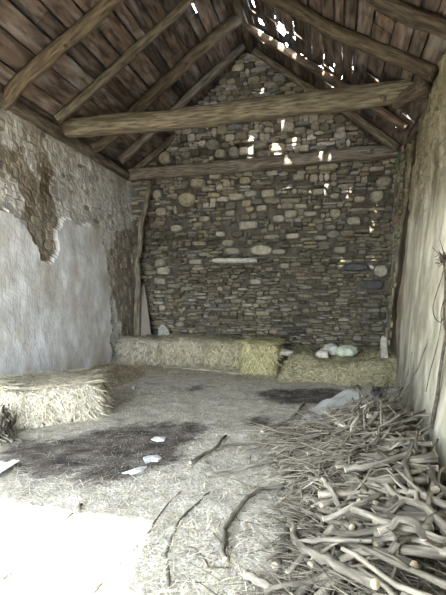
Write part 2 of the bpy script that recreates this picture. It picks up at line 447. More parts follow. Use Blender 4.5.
# ridge cap
b=MB(); b.box((RIDX,(YF+YB)/2,RIDZ+.09),(Vector((.16,0,0)),Vector((0,(YB-YF)/2+.4,0)),Vector((0,0,.03))))
struct(b.build('trim_1',M['slate'],smooth=False))

def log(name,pts,r0,r1,label,cat,k=1.0,n=8,seg=14,square=False,wob=.02,tint=(1,1,1),group=None,flat=1,knots=3):
    P=resample(pts,seg); s=R.uniform(0,99)
    P=[p+Vector((nz(i*.45,s),nz(i*.45,s+5),nz(i*.45,s+9)))*wob*(1 if 0<i<seg-1 else .3) for i,p in enumerate(P)]
    rad=[(r0+(r1-r0)*i/(seg-1))*(1+.12*nz(i*.6,s+20)) for i in range(seg)]
    rad=[(r,r*flat) for r in rad]
    b=MB(); b.tube(P,rad,n,tuple(k*t for t in tint),.07,1,square=square)
    for _ in range(knots):   # knots and trimmed side stubs
        i=R.randrange(2,seg-2); t=(P[i+1]-P[i-1]).normalized(); d=Vector((R.uniform(-1,1),R.uniform(-1,1),R.uniform(-1,.3))); d=(d-t*d.dot(t)).normalized()
        b.tube([P[i],P[i]+d*rad[i][0]*1.15+t*.02],[rad[i][0]*.45,rad[i][0]*.28],6,tuple(k*.8*q for q in tint),.1)
    return tag(b.build(name,[M['wood'],M['wood']],loc=P[0]),label,cat,group)
def wp(px,py,x): return hit(px,py,(1,0,0),(x,0,0))
# tie beams
def at_depth_L(px,py,x): p=wp(px,py,x); return p
a=wp(57,129,-4.7); a2=wp(64,129,-4.62); c=hit(430,88,(0,1,0),(0,a2.y-.1,0))
log('tie_beam',[a,a.lerp(c,.33)+Vector((0,0,-.05)),a.lerp(c,.62)+Vector((0,0,-.045)),c],.155,.16,'thick squared timber tie beam spanning the room, nearest of the two','beam',1.3,10,18,True,.03,(1,.97,.82),knots=2,flat=.85)
a=wp(128,178,-4.75); a.y=9.62; c=hit(402,150,(0,1,0),(0,9.55,0))
log('tie_beam',[a,a.lerp(c,.5)+Vector((0,0,-.02)),c],.135,.13,'thinner grey tie beam set just before the stone gable wall','beam',1.45,10,16,True,.02,(1,1,.97),knots=1,flat=.85)
# rafters, left slope
log('rafter',[rl(0,104,.12),rl(36,68,.12),rl(80,30,.12),rl(118,-4,.12),rl(150,-40,.1)],.115,.10,'thick barked log rafter at the far left, nearest on the left slope','rafter',1.0,9,16,False,.05,(1,.88,.68),knots=3)
log('rafter',[rl(57,120,.12),rl(95,87,.12),rl(140,46,.12),rl(188,2,.1),rl(215,-30,.1)],.085,.075,'straight pale rafter rising from the left end of the big tie beam','rafter',1.05,8,14,False,.015,(1,.95,.8))
log('rafter',[rl(92,149,.12),rl(116,134,.12),rl(133,113,.12),rl(168,81,.15),rl(200,50,.14),rl(238,18,.12)],.10,.12,'crooked thick rafter on the left slope meeting the roof ridge','rafter',.95,9,18,False,.03,(1,.9,.72),knots=4)
log('rafter',[rl(120,161,.12),rl(163,122,.12),rl(183,102,.12),rl(243,46,.1)],.085,.08,'light grey sawn rafter on the left slope behind the crooked one','rafter',1.35,8,12,True,.01,(1,.98,.95))
log('rafter',[rl(136,170,.12),rl(190,124,.12),rl(215,98,.1),rl(246,68,.1)],.08,.075,'farthest rafter of the left slope, lying against the gable wall','rafter',.9,8,12,True,.01,(1,.95,.85))
# rafters, right slope
log('rafter',[rr(243,43,.1),rr(300,82,.1),rr(350,114,.1),rr(398,148,.1)],.075,.075,'sunlit sawn rafter of the right slope lying against the gable wall','rafter',1.3,8,14,True,.01,(1,.95,.85))
log('rafter',[rr(236,20,.1),rr(284,50,.1),rr(340,84,.1),rr(406,128,.1)],.075,.07,'brown rafter of the right slope just below the row of missing slates','rafter',1.1,8,14,True,.01,(1,.82,.68))
log('rafter',[rr(228,-22,.12),rr(278,2,.12),rr(330,27,.12),rr(380,52,.12),rr(434,74,.12)],.10,.10,'rough log rafter of the right slope ending on the right wall above the big beam','rafter',.8,9,16,False,.04,(1,.88,.7))
log('rafter',[rr(330,-40,.12),rr(376,-2,.12),rr(446,30,.12),rr(470,42,.12)],.10,.10,'dark log rafter crossing the top right corner','rafter',.6,9,14,False,.03,(1,.88,.72))
log('purlin_stub',[Vector((1.15,6.2,4.22)),Vector((1.0,6.75,4.33)),Vector((.93,7.0,4.36))],.1,.1,'sawn-off log stub resting on top of the right wall','log',.9,9,8,False,.01,(1,.9,.75),knots=0)
# wall plate and ridge beam
log('wall_plate',[Vector((-4.62,4.0,4.36)),Vector((-4.6,6.5,4.34)),Vector((-4.63,9.8,4.33))],.10,.10,'long timber wall plate lying along the top of the left wall','beam',1.0,8,14,True,.02,(1,.93,.85))
log('wall_plate',[Vector((1.45,3.0,4.36)),Vector((1.42,6.5,4.34)),Vector((1.42,9.8,4.33))],.10,.10,'dark timber wall plate along the top of the right wall','beam',.7,8,14,True,.02,(1,.93,.8))
log('ridge_beam',[Vector((RIDX,YF,RIDZ-.16)),Vector((RIDX,5,RIDZ-.17)),Vector((RIDX,9.8,RIDZ-.15))],.09,.09,'round ridge pole under the peak of the roof','beam',.9,8,14,False,.02,(1,.9,.75))

# crooked pole in the back left corner, pale plank and pointed stone
def cp(px,py,y): return bk(px,py,y)
log('crooked_pole',[cp(150,182,9.5),cp(146,205,9.5),cp(141,226,9.45),cp(140,245,9.45),cp(137,262,9.4),cp(138,285,9.4),cp(137,310,9.35),cp(137,336,9.3)],.05,.075,'crooked bare tree pole standing upright in the back left corner','pole',1.5,8,22,False,.015,(1,1,.9),knots=3)
def plate(name,pts,y0,y1,th,m,label,cat,col=(1,1,1)):
    # upright slab leaning between depth y0 (foot) and y1 (top); outline in pixels of the view, real thickness
    zs=[bk(p[0],p[1],y0).z for p in pts]; zl,zh=min(zs),max(zs); b=MB(); F=[];G=[]
    for px,py in pts:
        z=bk(px,py,y0).z; t=(z-zl)/(zh-zl); q=bk(px,py,y0+(y1-y0)*t); F.append(b.vert(q,col)); G.append(b.vert(q+Vector((R.uniform(-.01,.01),th,0)),col))
    b.face(F[::-1]); b.face(G); n=len(F)
    for i in range(n): j=(i+1)%n; b.face((F[i],F[j],G[j],G[i]))
    return tag(b.build(name,m,smooth=False,loc=b.v[0]),label,cat)
plate('plank',[(139,290),(144,284),(148,310),(151,336),(140,337)],9.35,9.62,.05,M['wood'],'broken pale plank leaning in the back left corner behind the bales','plank',(1.9,1.9,1.85))
plate('pointed_stone',[(158,338),(158.5,329),(161,324.5),(164.5,325),(168,330),(170,338)],9.45,9.6,.09,M['stone'],'pointed pale upright stone standing behind the hay bales','stone',(.42,.41,.38))
plate('stone_slab',[(381,358),(380.5,340),(383,336),(386.5,338),(388,358)],8.2,8.3,.08,M['stone'],'small grey upright slab at the foot of the right wall corner','stone',(.4,.38,.33))

# ------------------------------------------------------------------ straw blades
def blade(b,p,d,nrm,L,w,col):
    side=d.cross(nrm)
    if side.length<1e-4: side=Vector((1,0,0))
    side=side.normalized()*w/2; m=p+d*L/2+nrm*R.uniform(0,.012); e=p+d*L
    i=[b.vert(p-side,col),b.vert(p+side,col),b.vert(m+side,col),b.vert(m-side,col),b.vert(e+side*.6,col),b.vert(e-side*.6,col)]
    b.face((i[0],i[1],i[2],i[3])); b.face((i[3],i[2],i[4],i[5]))
def strawcol(f=1.0):
    k=R.uniform(.5,1.25)*f; t=R.random()
    if t<.2: return (k*.6,k*.55,k*.5)
    if t<.45: return (k*1.05,k*1.05,k*1.02)
    return (k,k*.98,k*.9)
def litter():
    b=MB(); cnt=0
    while cnt<34000:
        # denser close to the camera where single straws are seen
        y=2.1+ (R.random()**1.5)*7.2; x=R.uniform(-4.45,.75)
        if x< -.95*y-.4: continue
        f=1.0
        if patch(x,y):
            if R.random()<.80: continue
            f=.55
        cnt+=1
        a=R.uniform(0,2*PI); el=R.uniform(-.03,.12)
        d=Vector((math.cos(a),math.sin(a),el)); z=floorz(x,y)+R.uniform(.008,.022)
        near=1-ss(2,6,y)
        blade(b,Vector((x,y,z)),d,Vector((0,0,1)),R.uniform(.03,.14),R.uniform(.0028,.0055)+.002*(1-near),strawcol(f))
    return tag(b.build('loose_straw',M['straw']),'loose straw and chaff strewn over the earth floor','straw',kind='stuff')
litter()

# ------------------------------------------------------------------ hay bales
def bale(name,c,size,rot,label,shag=1.0,tint=(1,1,1),blades=3500,seed=1,sag=.02,group=None,twine=False,lean=0,qq=4.6):
    c=Vector(c); hx,hy,hz=size[0]/2,size[1]/2,size[2]/2; b=MB()
    ux=Vector((math.cos(rot),math.sin(rot),0)); uy=Vector((-math.sin(rot),math.cos(rot),0))
    def P(x,y,z):
        # rounded box
        q=qq; r=(abs(x)**q+abs(y)**q+abs(z)**q)**(1/q); x,y,z=x/r,y/r,z/r
        wx,wy,wz=x*hx,y*hy,z*hz
        dis=.065*nz(wx+seed*3,wy,wz,2.8)+.022*nz(wx,wy+seed,wz,11)+.012*nz(wx,wy,wz+seed,27)
        n=Vector((x**3,y**3,z**3)).normalized()
        p=Vector((wx,wy,wz))+n*dis
        if z>0: p.z-=sag*abs(nz(wx*2,wy*2,seed))*3*z
        p.x+=lean*(p.z+hz)
        return p,n
    st=14; vid={}
    def tow(p): return c+ux*p.x+uy*p.y+Vector((0,0,p.z+hz))
    def V(i,j,k):
        if (i,j,k) not in vid:
            p,_=P(2*i/st-1,2*j/st-1,2*k/st-1); kk=.85+.35*nz(p.x*9,p.y*9,p.z*9+seed)
            vid[(i,j,k)]=b.vert(tow(p),tuple(t*kk for t in tint))
        return vid[(i,j,k)]
    for f in range(6):
        for i in range(st):
            for j in range(st):
                e=[(i,j),(i+1,j),(i+1,j+1),(i,j+1)]
                if f%2: e=e[::-1]
                w=st if f%2==0 else 0
                if f//2==0: q=[V(w,a,d) for a,d in e]
                elif f//2==1: q=[V(d,w,a) for a,d in e]
                else: q=[V(a,d,w) for a,d in e]
                b.face(q)
    for _ in range(blades):
        f=R.random(); s=[R.uniform(-1,1) for _ in range(3)]
        ax=R.choice((0,0,1,1,2,2,2)); s[ax]=R.choice((-1,1)) if ax<2 else 1
        p,n=P(*s)
        if ax==2: a=R.uniform(0,2*PI); d=Vector((math.cos(a),math.sin(a),R.uniform(-.05,.15)))
        else:
            t=Vector((0,1,0)) if ax==0 else Vector((1,0,0))
            d=(Vector((0,0,-1))*R.uniform(.2,1)+t*R.uniform(-.8,.8)+n*R.uniform(-.05,.35)).normalized()
        wn=ux*n.x+uy*n.y+Vector((0,0,n.z)); wd=ux*d.x+uy*d.y+Vector((0,0,d.z))
        o=tow(p)+wn*.008
        L=R.uniform(.05,.16)*shag
        if o.z+wd.z*L<.005: L=max(.02,(o.z-.005)/max(.01,-wd.z)*.9) if wd.z<0 else L
        col=tuple(x*t for x,t in zip(strawcol(1.0),tint)); 
        blade(b,o,wd.normalized(),wn,L,R.uniform(.004,.008),(col[0],col[1],col[2]))
    nb=len(b.f)
    o=b.build(name,[M['hay'],M['straw']],loc=c)
    me=o.data; mi=[0]*nb
    for i in range(6*st*st,nb): mi[i]=1
    me.polygons.foreach_set('material_index',mi)
    tag(o,label,'hay bale',group)
    if twine:
        for k in (-.35,.35):
            t=MB(); ring=[]
            for i in range(41):
                a=2*PI*i/40; ca,sa=math.cos(a),math.sin(a); m=max(abs(ca),abs(sa))
                p,n=P(k/1.0,ca/m,sa/m); ring.append(tow(p)+(ux*n.x+uy*n.y+Vector((0,0,n.z)))*.008)
            t.tube([q for q in ring],.005,5,(.8,.75,.6),.02)
            t.build('twine',M['straw'],o)
    return o
# bale in front of the left wall
bn=fl(60,441); 
A=fl(36,438); B=fl(108,408)
bale('hay_bale',(-3.50,4.92,.0),(1.36,1.0,.50),math.radians(40),'big loose pale hay bale lying in front of the whitewashed left wall',1.25,(1.0,.985,.95),9000,3,.03)
# row against the back wall
bale('hay_bale',(-4.0,9.1,0),(1.12,1.0,.66),.05,'leftmost hay bale of the row below the back wall, in the corner',1,(1.0,.97,.92),2600,5,.03,qq=3.4,twine=False)
bale('hay_bale',(-3.0,9.02,0),(1.2,1.0,.72),-.03,'wide hay bale second from the left in the row below the back wall',1,(.98,.94,.84),2600,6,.03,qq=3.4)
bale('hay_bale',(-2.08,8.98,0),(1.02,.98,.68),.06,'hay bale third from the left in the row, beside the round-edged bale',1,(.86,.84,.68),2600,7,.02,qq=3.4)
bale('hay_bale',(-1.34,8.72,0),(.74,.85,.68),-.06,'rightmost squarish yellowish bale of the row with drooping hay',1.3,(.92,.90,.60),3400,8,.01)
# loose hay drift to the right of the bales
def drift(name,xs,ys,hf,label,tint,blades,mat_=None,st=.05):
    b=MB(); nx=int((xs[1]-xs[0])/st); ny=int((ys[1]-ys[0])/st)
    H=lambda x,y: hf(x,y)+ (.05*nz(x,y,3,3)+.025*nz(x,y,5,9))*min(1,max(0,hf(x,y))*6)
    for j in range(ny+1):
        for i in range(nx+1):
            x=xs[0]+i*st;y=ys[0]+j*st; k=.85+.3*nz(x*5,y*5); b.vert((x,y,H(x,y)-.03),tuple(t*k for t in tint))
    w=nx+1
    for j in range(ny):
        for i in range(nx): b.face((j*w+i,j*w+i+1,j*w+w+i+1,j*w+w+i))
    n0=len(b.f); c=0
    while c<blades:
        x=R.uniform(*xs);y=R.uniform(*ys); h=H(x,y)
        if h<.03: c+=.1; continue
        c+=1
        gx=(H(x+.03,y)-H(x-.03,y))/.06; gy=(H(x,y+.03)-H(x,y-.03))/.06; n=Vector((-gx,-gy,1)).normalized()
        a=R.uniform(0,2*PI); d=Vector((math.cos(a),math.sin(a),0)); d=(d-n*d.dot(n)+n*R.uniform(-.02,.25)).normalized()
        blade(b,Vector((x,y,h-.022)),d,n,R.uniform(.05,.16),R.uniform(.004,.008),tuple(q*t for q,t in zip(strawcol(1),tint)))
    nb=len(b.f); o=b.build(name,[M['hay'],M['straw']]); o.data.polygons.foreach_set('material_index',[0]*n0+[1]*(nb-n0))
    return o
hd=drift('hay_heap',(-1.05,1.15),(7.5,9.85),lambda x,y:.50*ss(7.75,8.35,y+.12*math.sin(x*4))*ss(-1.1,-.7,x)*(1-.25*ss(-.6,-.1,x)*(1-ss(.3,.9,x)))-.02,'low','x' and (.78,.76,.58),6000)
tag(hd,'low slumped heap of loose hay between the bales and the right wall','hay')
hd=drift('hay_drift',(-4.6,-.9),(7.7,9.0),lambda x,y:.13*ss(7.8,8.7,y+.15*math.sin(x*3))-.015,'',(.95,.93,.85),3500)
tag(hd,'thin drift of trodden hay along the front of the bale row','hay')
hd=drift('hay_drift',(-4.6,-3.0),(6.4,8.4),lambda x,y:.22*ss(6.6,7.4,y+.2*math.sin(x*3))*(1-ss(8.1,8.4,y))*(1-ss(-4.0,-3.3,x))-.015,'',(.85,.78,.68),1200)
tag(hd,'brownish mound of trodden hay at the foot of the left wall','hay')
# long stick lying in front of the row
def cut_end(p,d,r,parent):
    b=MB(); d=d.normalized(); b.tube([p-d*.002,p+d*.003],[r*1.0,r*.94],8,(1,1,1),.04)
    o=b.build('cut_end',M['cut'],parent); o['label']='pale sawn end of the branch'; return o
def stickat(name,pix,z,r0,r1,label,cat='branch',k=1,group=None,zs=None,seg=12,m='bark',twigs=0,base=None):
    pts=[fl(px,py,(zs[i] if zs else z)) for i,(px,py) in enumerate(pix)]
    P=resample(pts,seg); s=R.uniform(0,99)
    P=[p+Vector((nz(i*.8,s),nz(i*.8,s+5),abs(nz(i*.8,s+9))*.3))*min(.03,r0*1.5) for i,p in enumerate(P)]
    rad=[r0+(r1-r0)*i/(seg-1) for i in range(seg)]
    b=MB(); b.tube(P,rad,7,(k,k,k),.1,0); root=b.build(name,M[m],loc=P[0])
    if r0>.015: cut_end(P[0],P[0]-P[1],rad[0],root); cut_end(P[-1],P[-1]-P[-2],rad[-1],root)
    for _ in range(twigs):
        b=MB()
        i=R.randrange(2,seg-2); t=(P[i+1]-P[i]).normalized(); a=R.choice((-1,1))*R.uniform(.4,1)
        d=Vector((t.x*math.cos(a)-t.y*math.sin(a),t.x*math.sin(a)+t.y*math.cos(a),R.uniform(-.02,.12)))
        L=R.uniform(.12,.35); q=P[i]+d*L*.5+Vector((nz(i,s),nz(s,i),.2))*.03
        b.tube([P[i],q,P[i]+d*L],[rad[i]*.6,rad[i]*.45,rad[i]*.25],5,(k,k,k)); b.build('side_twig',M[m],root)
    return tag(root,label,cat,group)
stickat('stick',[(164,367),(200,369.5),(241,374)],.17,.02,.018,'long straight stick lying along the foot of the bale row',k=1.3)

# sacks and stones on the heap
def lump(name,c,size,m,label,cat,seed,col=(1,1,1),rot=0):
    b=MB(); c=Vector(c); nu,nv=18,10; rows=[]
    for j in range(nv+1):
        ph=-PI/2+PI*j/nv; row=[]
        for i in range(nu):
            a=2*PI*i/nu; x,y,z=math.cos(ph)*math.cos(a),math.cos(ph)*math.sin(a),math.sin(ph)
            x=math.copysign(abs(x)**.8,x);y=math.copysign(abs(y)**.8,y)
            f=1+.4*nz(x+seed,y,z,1.3)+.25*nz(x,y+seed,z,3.3)
            X,Y=x*size[0]*f,y*size[1]*f; Z=max(z,-.55)*size[2]*f
            row.append(b.vert(c+Vector((X*math.cos(rot)-Y*math.sin(rot),X*math.sin(rot)+Y*math.cos(rot),Z+.5*size[2])),col))
        rows.append(row)
    for j in range(nv):
        for i in range(nu): i2=(i+1)%nu; b.face((rows[j][i],rows[j][i2],rows[j+1][i2],rows[j+1][i]))
    return tag(b.build(name,m,loc=c),label,cat)
p=fl(331,351,.44); lump('sack',(p.x,8.95,.40),(.18,.16,.13),M['sack'],'crumpled whitish sack lying on the hay heap, left of the greenish one','sack',3)
lump('sack',(fl(345,351,.42).x+.02,8.85,.40),(.19,.17,.13),M['greensack'],'larger pale greenish sack lying on the hay heap by the back wall','sack',8)
lump('stone',(-.19,8.62,.38),(.12,.1,.09),M['stone'],'rounded pale stone lying in front of the whitish sack','stone',12,(.62,.58,.5))
lump('stone',(-.85,8.5,.42),(.14,.12,.06),M['stone'],'flat pale stone on the hay heap next to the yellowish bale','stone',15,(.5,.47,.42))

# ------------------------------------------------------------------ pile of branches beside the right wall
def PH(x,y):
    h=.33*ss(-.38,.35,x+.05*math.sin(y*5))*ss(1.4,2.0,y)*(1-.9*ss(4.3,5.7,y))
    h2=.28*ss(-.15,.7,x)*ss(3.8,4.6,y)*(1-ss(5.3,6.1,y))
    return max(h,h2,0)
b=MB(); st=.05; xs=(-.6,.95); ys=(1.3,7.0); nx=int((xs[1]-xs[0])/st); ny=int((ys[1]-ys[0])/st)
for j in range(ny+1):
    for i in range(nx+1):
        x=xs[0]+i*st;y=ys[0]+j*st; k=.55+.25*nz(x*8,y*8); b.vert((x,y,max(-.04,PH(x,y)*.72-.03+.04*nz(x*7,y*7))),(k,k*.92,k*.82))
w=nx+1
for j in range(ny):
    for i in range(nx): b.face((j*w+i,j*w+i+1,j*w+w+i+1,j*w+w+i))
nb0=len(b.f); c=0
while c<5500:
    x=R.uniform(-.65,.85); y=R.uniform(1.6,5.5); h=PH(x,y)
    if h<.02 and R.random()>.07: continue
    if h<.12 and R.random()>.45: continue
    if x>RX(y,.2)-.06: continue
    c+=1; a=R.gauss(PI*.85,.8); L=R.uniform(.08,.35); d=Vector((math.cos(a),math.sin(a),R.uniform(-.2,.25)))
    z=h*R.uniform(.45,.80)+.012; k=R.uniform(.35,1.1); p=Vector((x,y,z)); wd=R.uniform(.002,.006)
    q=p+d*L*.5+Vector((R.uniform(-.02,.02),R.uniform(-.02,.02),0)); e=p+d*L
    if e.x>RX(e.y,.2)-.04: continue
    if q.z<.01: q.z=.01
    if e.z<.01: e.z=.01
    b.tube([p,q,e],[wd,wd*.8,wd*.5],3,(k,k*.97,k*.9),0)
o=b.build('brushwood_litter',M['bark']); tag(o,'tangle of fine dead twigs and bark filling the woodpile','twigs',kind='stuff')

# prototype sticks along local X
def proto(name,L,r,bend,twigs,rnd,sides=7,seg=9,k=1.0,ends=True):
    b=MB(); s=rnd.uniform(0,99)
    P=[Vector((L*(i/(seg-1)-.5), bend*L*(nz(i*.35,s)), bend*L*.5*nz(i*.35,s+7))) for i in range(seg)]
    rad=[r*(1-.35*i/(seg-1))*(1+.15*nz(i*.9,s+3)) for i in range(seg)]
    b.tube(P,rad,sides,(k,k*.985,k*.95),.12,0,rnd)
    o=b.build(name,M['bark'])
    for _ in range(twigs):
        i=rnd.randrange(1,seg-1); a=rnd.choice((-1,1))*rnd.uniform(.4,.8); l=L*rnd.uniform(.12,.4)
        d=Vector((math.cos(a),math.sin(a),rnd.uniform(-.2,.3)))
        q=P[i]+d*l*.5+Vector((.0,0,.01)); e=P[i]+d*l+Vector((l*.1,0,0)); t=MB()
        t.tube([P[i],q,e],[rad[i]*.7,rad[i]*.5,rad[i]*.3],5,(k,k*.98,k*.94),.1,0,rnd)
        t.build('side_twig',M['bark'],o)
    if ends: cut_end(P[0],P[0]-P[1],rad[0],o)
    return o
def place(src,first,loc,yaw,pitch,roll,sc,label,cat,group):
    o=src
    if not first:
        o=src.copy(); C.objects.link(o)
        for ch in src.children:
            c=ch.copy(); C.objects.link(c); c.parent=o
    o.location=loc; o.rotation_euler=(Matrix.Rotation(yaw,3,'Z')@Matrix.Rotation(pitch,3,'Y')@Matrix.Rotation(roll,3,'X')).to_euler()
    o.scale=(sc[0],sc[1],sc[1]); tag(o,label,cat,group); return o
rn=random.Random(5)
logs=[proto('cut_branch',rn.uniform(.45,.8),rn.uniform(.014,.026),rn.uniform(.03,.13),rn.choice((0,0,1,1,2)),rn,k=rn.choice((.6,.8,.95,1.1,1.35))) for _ in range(16)]
used=set(); cnt=0
GL='short cut grey branch lying loose in the heap of firewood beside the right wall'
tries=0
while cnt<270 and tries<20000:
    tries+=1
    i=rn.randrange(16); src=logs[i]
    x=rn.uniform(-.5,.72); y=1.75+(rn.random()**.85)*3.6; h=PH(x,y)
    if h<.05 or (x<-.12 and y<3.1 and rn.random()<.6): continue
    a=rn.gauss(2.75,.65) if rn.random()<.75 else rn.uniform(0,PI)
    L=src.dimensions.x if i not in used else .8
    L=.4; dx,dy=math.cos(a)*L,math.sin(a)*L
    lim=RX(y,.3)-.04
    if max(x+dx,x-dx)>lim+ .0: 
        x=lim-abs(dx)-.01
        if PH(x,y)<.04: continue
    zc=PH(x,y)*rn.uniform(.80,1.06)+.03
    za=PH(x+dx,y+dy); zb=PH(x-dx,y-dy); pitch=-math.atan2((za-zb)*.7,2*L)+rn.gauss(0,.09)
    # keep both ends above the floor
    lo=zc-abs(math.sin(pitch))*L
    if lo<.03: zc+=.03-lo
    place(src,i not in used,(x,y,zc),a,pitch,rn.uniform(0,6.28),(rn.uniform(.55,1.0),rn.uniform(.65,1.25)),GL,'branch','short cut branches in the woodpile')
    used.add(i); cnt+=1
# long thin brushwood sweeping down to the left
thins=[proto('thin_branch',rn.uniform(1.5,2.0),rn.uniform(.0075,.0125),rn.uniform(.08,.2),rn.choice((2,3,4)),rn,6,13,k=rn.uniform(.7,1.4),ends=False) for _ in range(10)]
used=set(); GT='long thin bare branch of the brushwood fanning out left of the firewood heap'
q=0
while q<120:
    i=q%10; t=rn.random()
    # fan: tops lean towards the wall at the far end, tips trail to the left foreground
    a=math.radians(rn.gauss(218,20)); x=rn.uniform(-.25,.28)-.12*(t); y=3.35+2.3*t; sx=rn.uniform(.45,.95); L=.85*sx
    dx,dy=math.cos(a)*L,math.sin(a)*L
    z1=max(PH(x-dx,y-dy),.02)+.05+rn.uniform(0,.10)*(1 if rn.random()<.7 else 2.2); z0=max(PH(x+dx,y+dy),0)+.03+rn.uniform(0,.05)
    if x-dx>RX(y-dy,.4)-.05: x=RX(y-dy,.4)-.05+dx
    pitch=math.atan2(z1-z0,2*L)
    ok=True
    for sg in (-1,-.5,0,.5,1):
        w_=Vector((x+dx*sg,y+dy*sg,(z0+z1)/2+(z0-z1)/2*sg))-O; dp=w_.dot(FWD); px=223+FPX*w_.dot(RGT)/dp; py=297.5-FPX*w_.z/dp
        lim=447-(px-240)*.34 if px<372 else 385
        if py<lim or px<232 or (py>452 and px<258+(py-452)*.5): ok=False
    if not ok: continue
    q+=1
    place(thins[i],i not in used,(x,y,(z0+z1)/2),a,pitch,rn.uniform(-.4,.4),(sx,1),GT,'branch','long thin branches of the brushwood')
    used.add(i)
# single branches one can point to
stickat('forked_branch',[(222,560),(223,540),(226,527),(240,508),(258,491),(287,486)],.03,.022,.014,'bent grey branch lying on the bright straw left of the firewood heap',k=0.78,twigs=1,seg=18)
stickat('curved_branch',[(168,588),(167,565),(168,548),(176,526),(192,508),(209,492)],.02,.012,.007,'thin dark curved twig lying alone on the straw in the lower middle',k=0.57,seg=16)
stickat('twig',[(99,584),(122,560),(144,537),(162,512),(180,492)],.02,.008,.005,'straight thin twig crossing the brightest straw, lower left of centre',k=0.62,twigs=1)
stickat('forked_branch',[(191,463),(203,455),(215,449),(225,436)],.04,.018,.012,'short forked dark branch beside the white scraps, centre of the floor',k=0.62,seg=10)
stickat('branch',[(215,450),(226,446),(240,444),(262,443),(300,436)],.03,.014,.010,'slender pale branch pointing left out of the brushwood toward the scraps',k=1.14,twigs=1)
stickat('branch',[(207,475),(229,472),(245,468),(270,461),(300,452)],.03,.014,.012,'pale smooth branch lying below the forked one in mid floor',k=1.35,twigs=1)
stickat('branch',[(262,432),(280,424),(291,419),(304,404)],.06,.024,.018,'thicker brown branch end sticking up left of the plastic sheet',k=0.78)
stickat('branch',[(246,467),(262,464),(280,461),(300,463)],.04,.013,.010,'pale thin branch flat on the straw, left tip of the brushwood',k=1.35)
stickat('elbow_branch',[(291,512),(294,528),(298,545),(318,556),(345,570),(374,584)],.07,0.0231,0.0204,'thick elbow-shaped branch at the left foot of the firewood heap',k=0.81,zs=[.06,.10,.17,.25,.34,.42],seg=18)
stickat('branch',[(275,566),(281,548),(289,524)],.03,.026,.022,'dark stout branch lying left of the elbow-shaped one',k=0.62)
stickat('branch',[(244,574),(262,583),(290,600)],.05,.024,.022,'pale peeled pole end at the bottom edge, left of the heap',k=1.09)
stickat('branch',[(294,543),(320,540),(350,541),(372,541)],.15,0.0126,0.0098,'straight branch lying crosswise on top of the elbow-shaped one',k=0.81,zs=[.16,.26,.32,.36])
stickat('branch',[(414,492),(409,478),(406,460),(413,440)],.4,0.0180,0.0156,'stout branch standing up against the foot of the right wall',k=0.65,zs=[.36,.40,.42,.5])
stickat('branch',[(345,470),(380,464),(412,452)],.42,0.0216,0.0204,'thick log-like branch on top of the firewood heap near the wall',k=0.89,zs=[.38,.42,.44])
stickat('branch',[(352,509),(380,520),(420,532),(446,541)],.45,0.0168,0.0156,'long smooth branch sloping across the middle of the firewood heap',k=1.01,zs=[.40,.44,.46,.46])
stickat('branch',[(325,520),(352,508),(380,494)],.40,0.0161,0.0149,'pale branch slanting up right on the heap, left of the smooth one',k=1.05,zs=[.3,.38,.42])
stickat('branch',[(322,478),(333,492),(341,512)],.3,0.0143,0.0169,'upright looking forked piece in the middle left of the heap',k=0.98,zs=[.36,.32,.28])
stickat('branch',[(382,532),(398,520),(416,524),(424,540)],.48,0.0161,0.0186,'curved stub with a pale cut end near the right edge',k=0.77,zs=[.44,.50,.50,.44])
stickat('pale_stick',[(0,580),(35,549),(72,514)],.015,.010,.008,'long straight thin stick half buried in the straw at lower left',k=.35)
stickat('pale_stick',[(92,594),(118,566),(147,533)],.015,.009,.007,'thin pale stick lying right of the long one near the bottom edge',k=.35)
stickat('twig',[(79.5,504),(81,512)],.03,.012,.008,'tiny dark upright bit of wood in the bright straw',k=0.42,seg=6)
stickat('twig',[(185,548),(196,553),(207,566)],.015,.016,.012,'small flat piece of brown bark lying below the curved twig',k=0.94,seg=8)
# sticks leaning at the wall foot
def free(name,pts,r0,r1,label,k=1,m='bark',cat='branch',seg=14,n=6,wob=.01):
    P=resample(pts,seg); s=R.uniform(0,99); P=[p+Vector((nz(i*.7,s),nz(i*.7,s+3),nz(i*.7,s+6)))*wob for i,p in enumerate(P)]
    b=MB(); b.tube(P,[r0+(r1-r0)*i/(seg-1) for i in range(seg)],n,(k,k,k),.1,1)
    return tag(b.build(name,[M[m],M['cut']],loc=P[0]),label,cat)
def rwp(px,py,off=.05,z0=None):
    # point on the (battered) right wall seen at a pixel
    d=ray(px,py); t=3.0
    for _ in range(60):
        q=O+d*t
        if q.x>=RX(q.y,max(q.z,0))-off: break
        t+=.1
    for _ in range(40):
        q=O+d*t; e=(RX(q.y,max(q.z,0))-off)-q.x; t+=e/max(.05,d.x)*.5
    return O+d*t
free('leaning_branch',[fl(372,440,.3),rwp(400,400,.12),rwp(416,372,.08),rwp(428,340,.06)],.012,.006,'thin branch leaning up against the right wall, taller of the pair',1.0)
free('leaning_branch',[fl(380,425,.25),rwp(404,385,.12),rwp(412,352,.08)],.010,.006,'thin branch leaning up against the right wall, shorter of the pair',1.0)
free('leaning_branch',[fl(340,445,.3),fl(365,415,.42),fl(380,393,.5),fl(389,379,.55)],.013,.007,'branch sticking up steeply out of the brushwood over the plastic sheet',1.1)

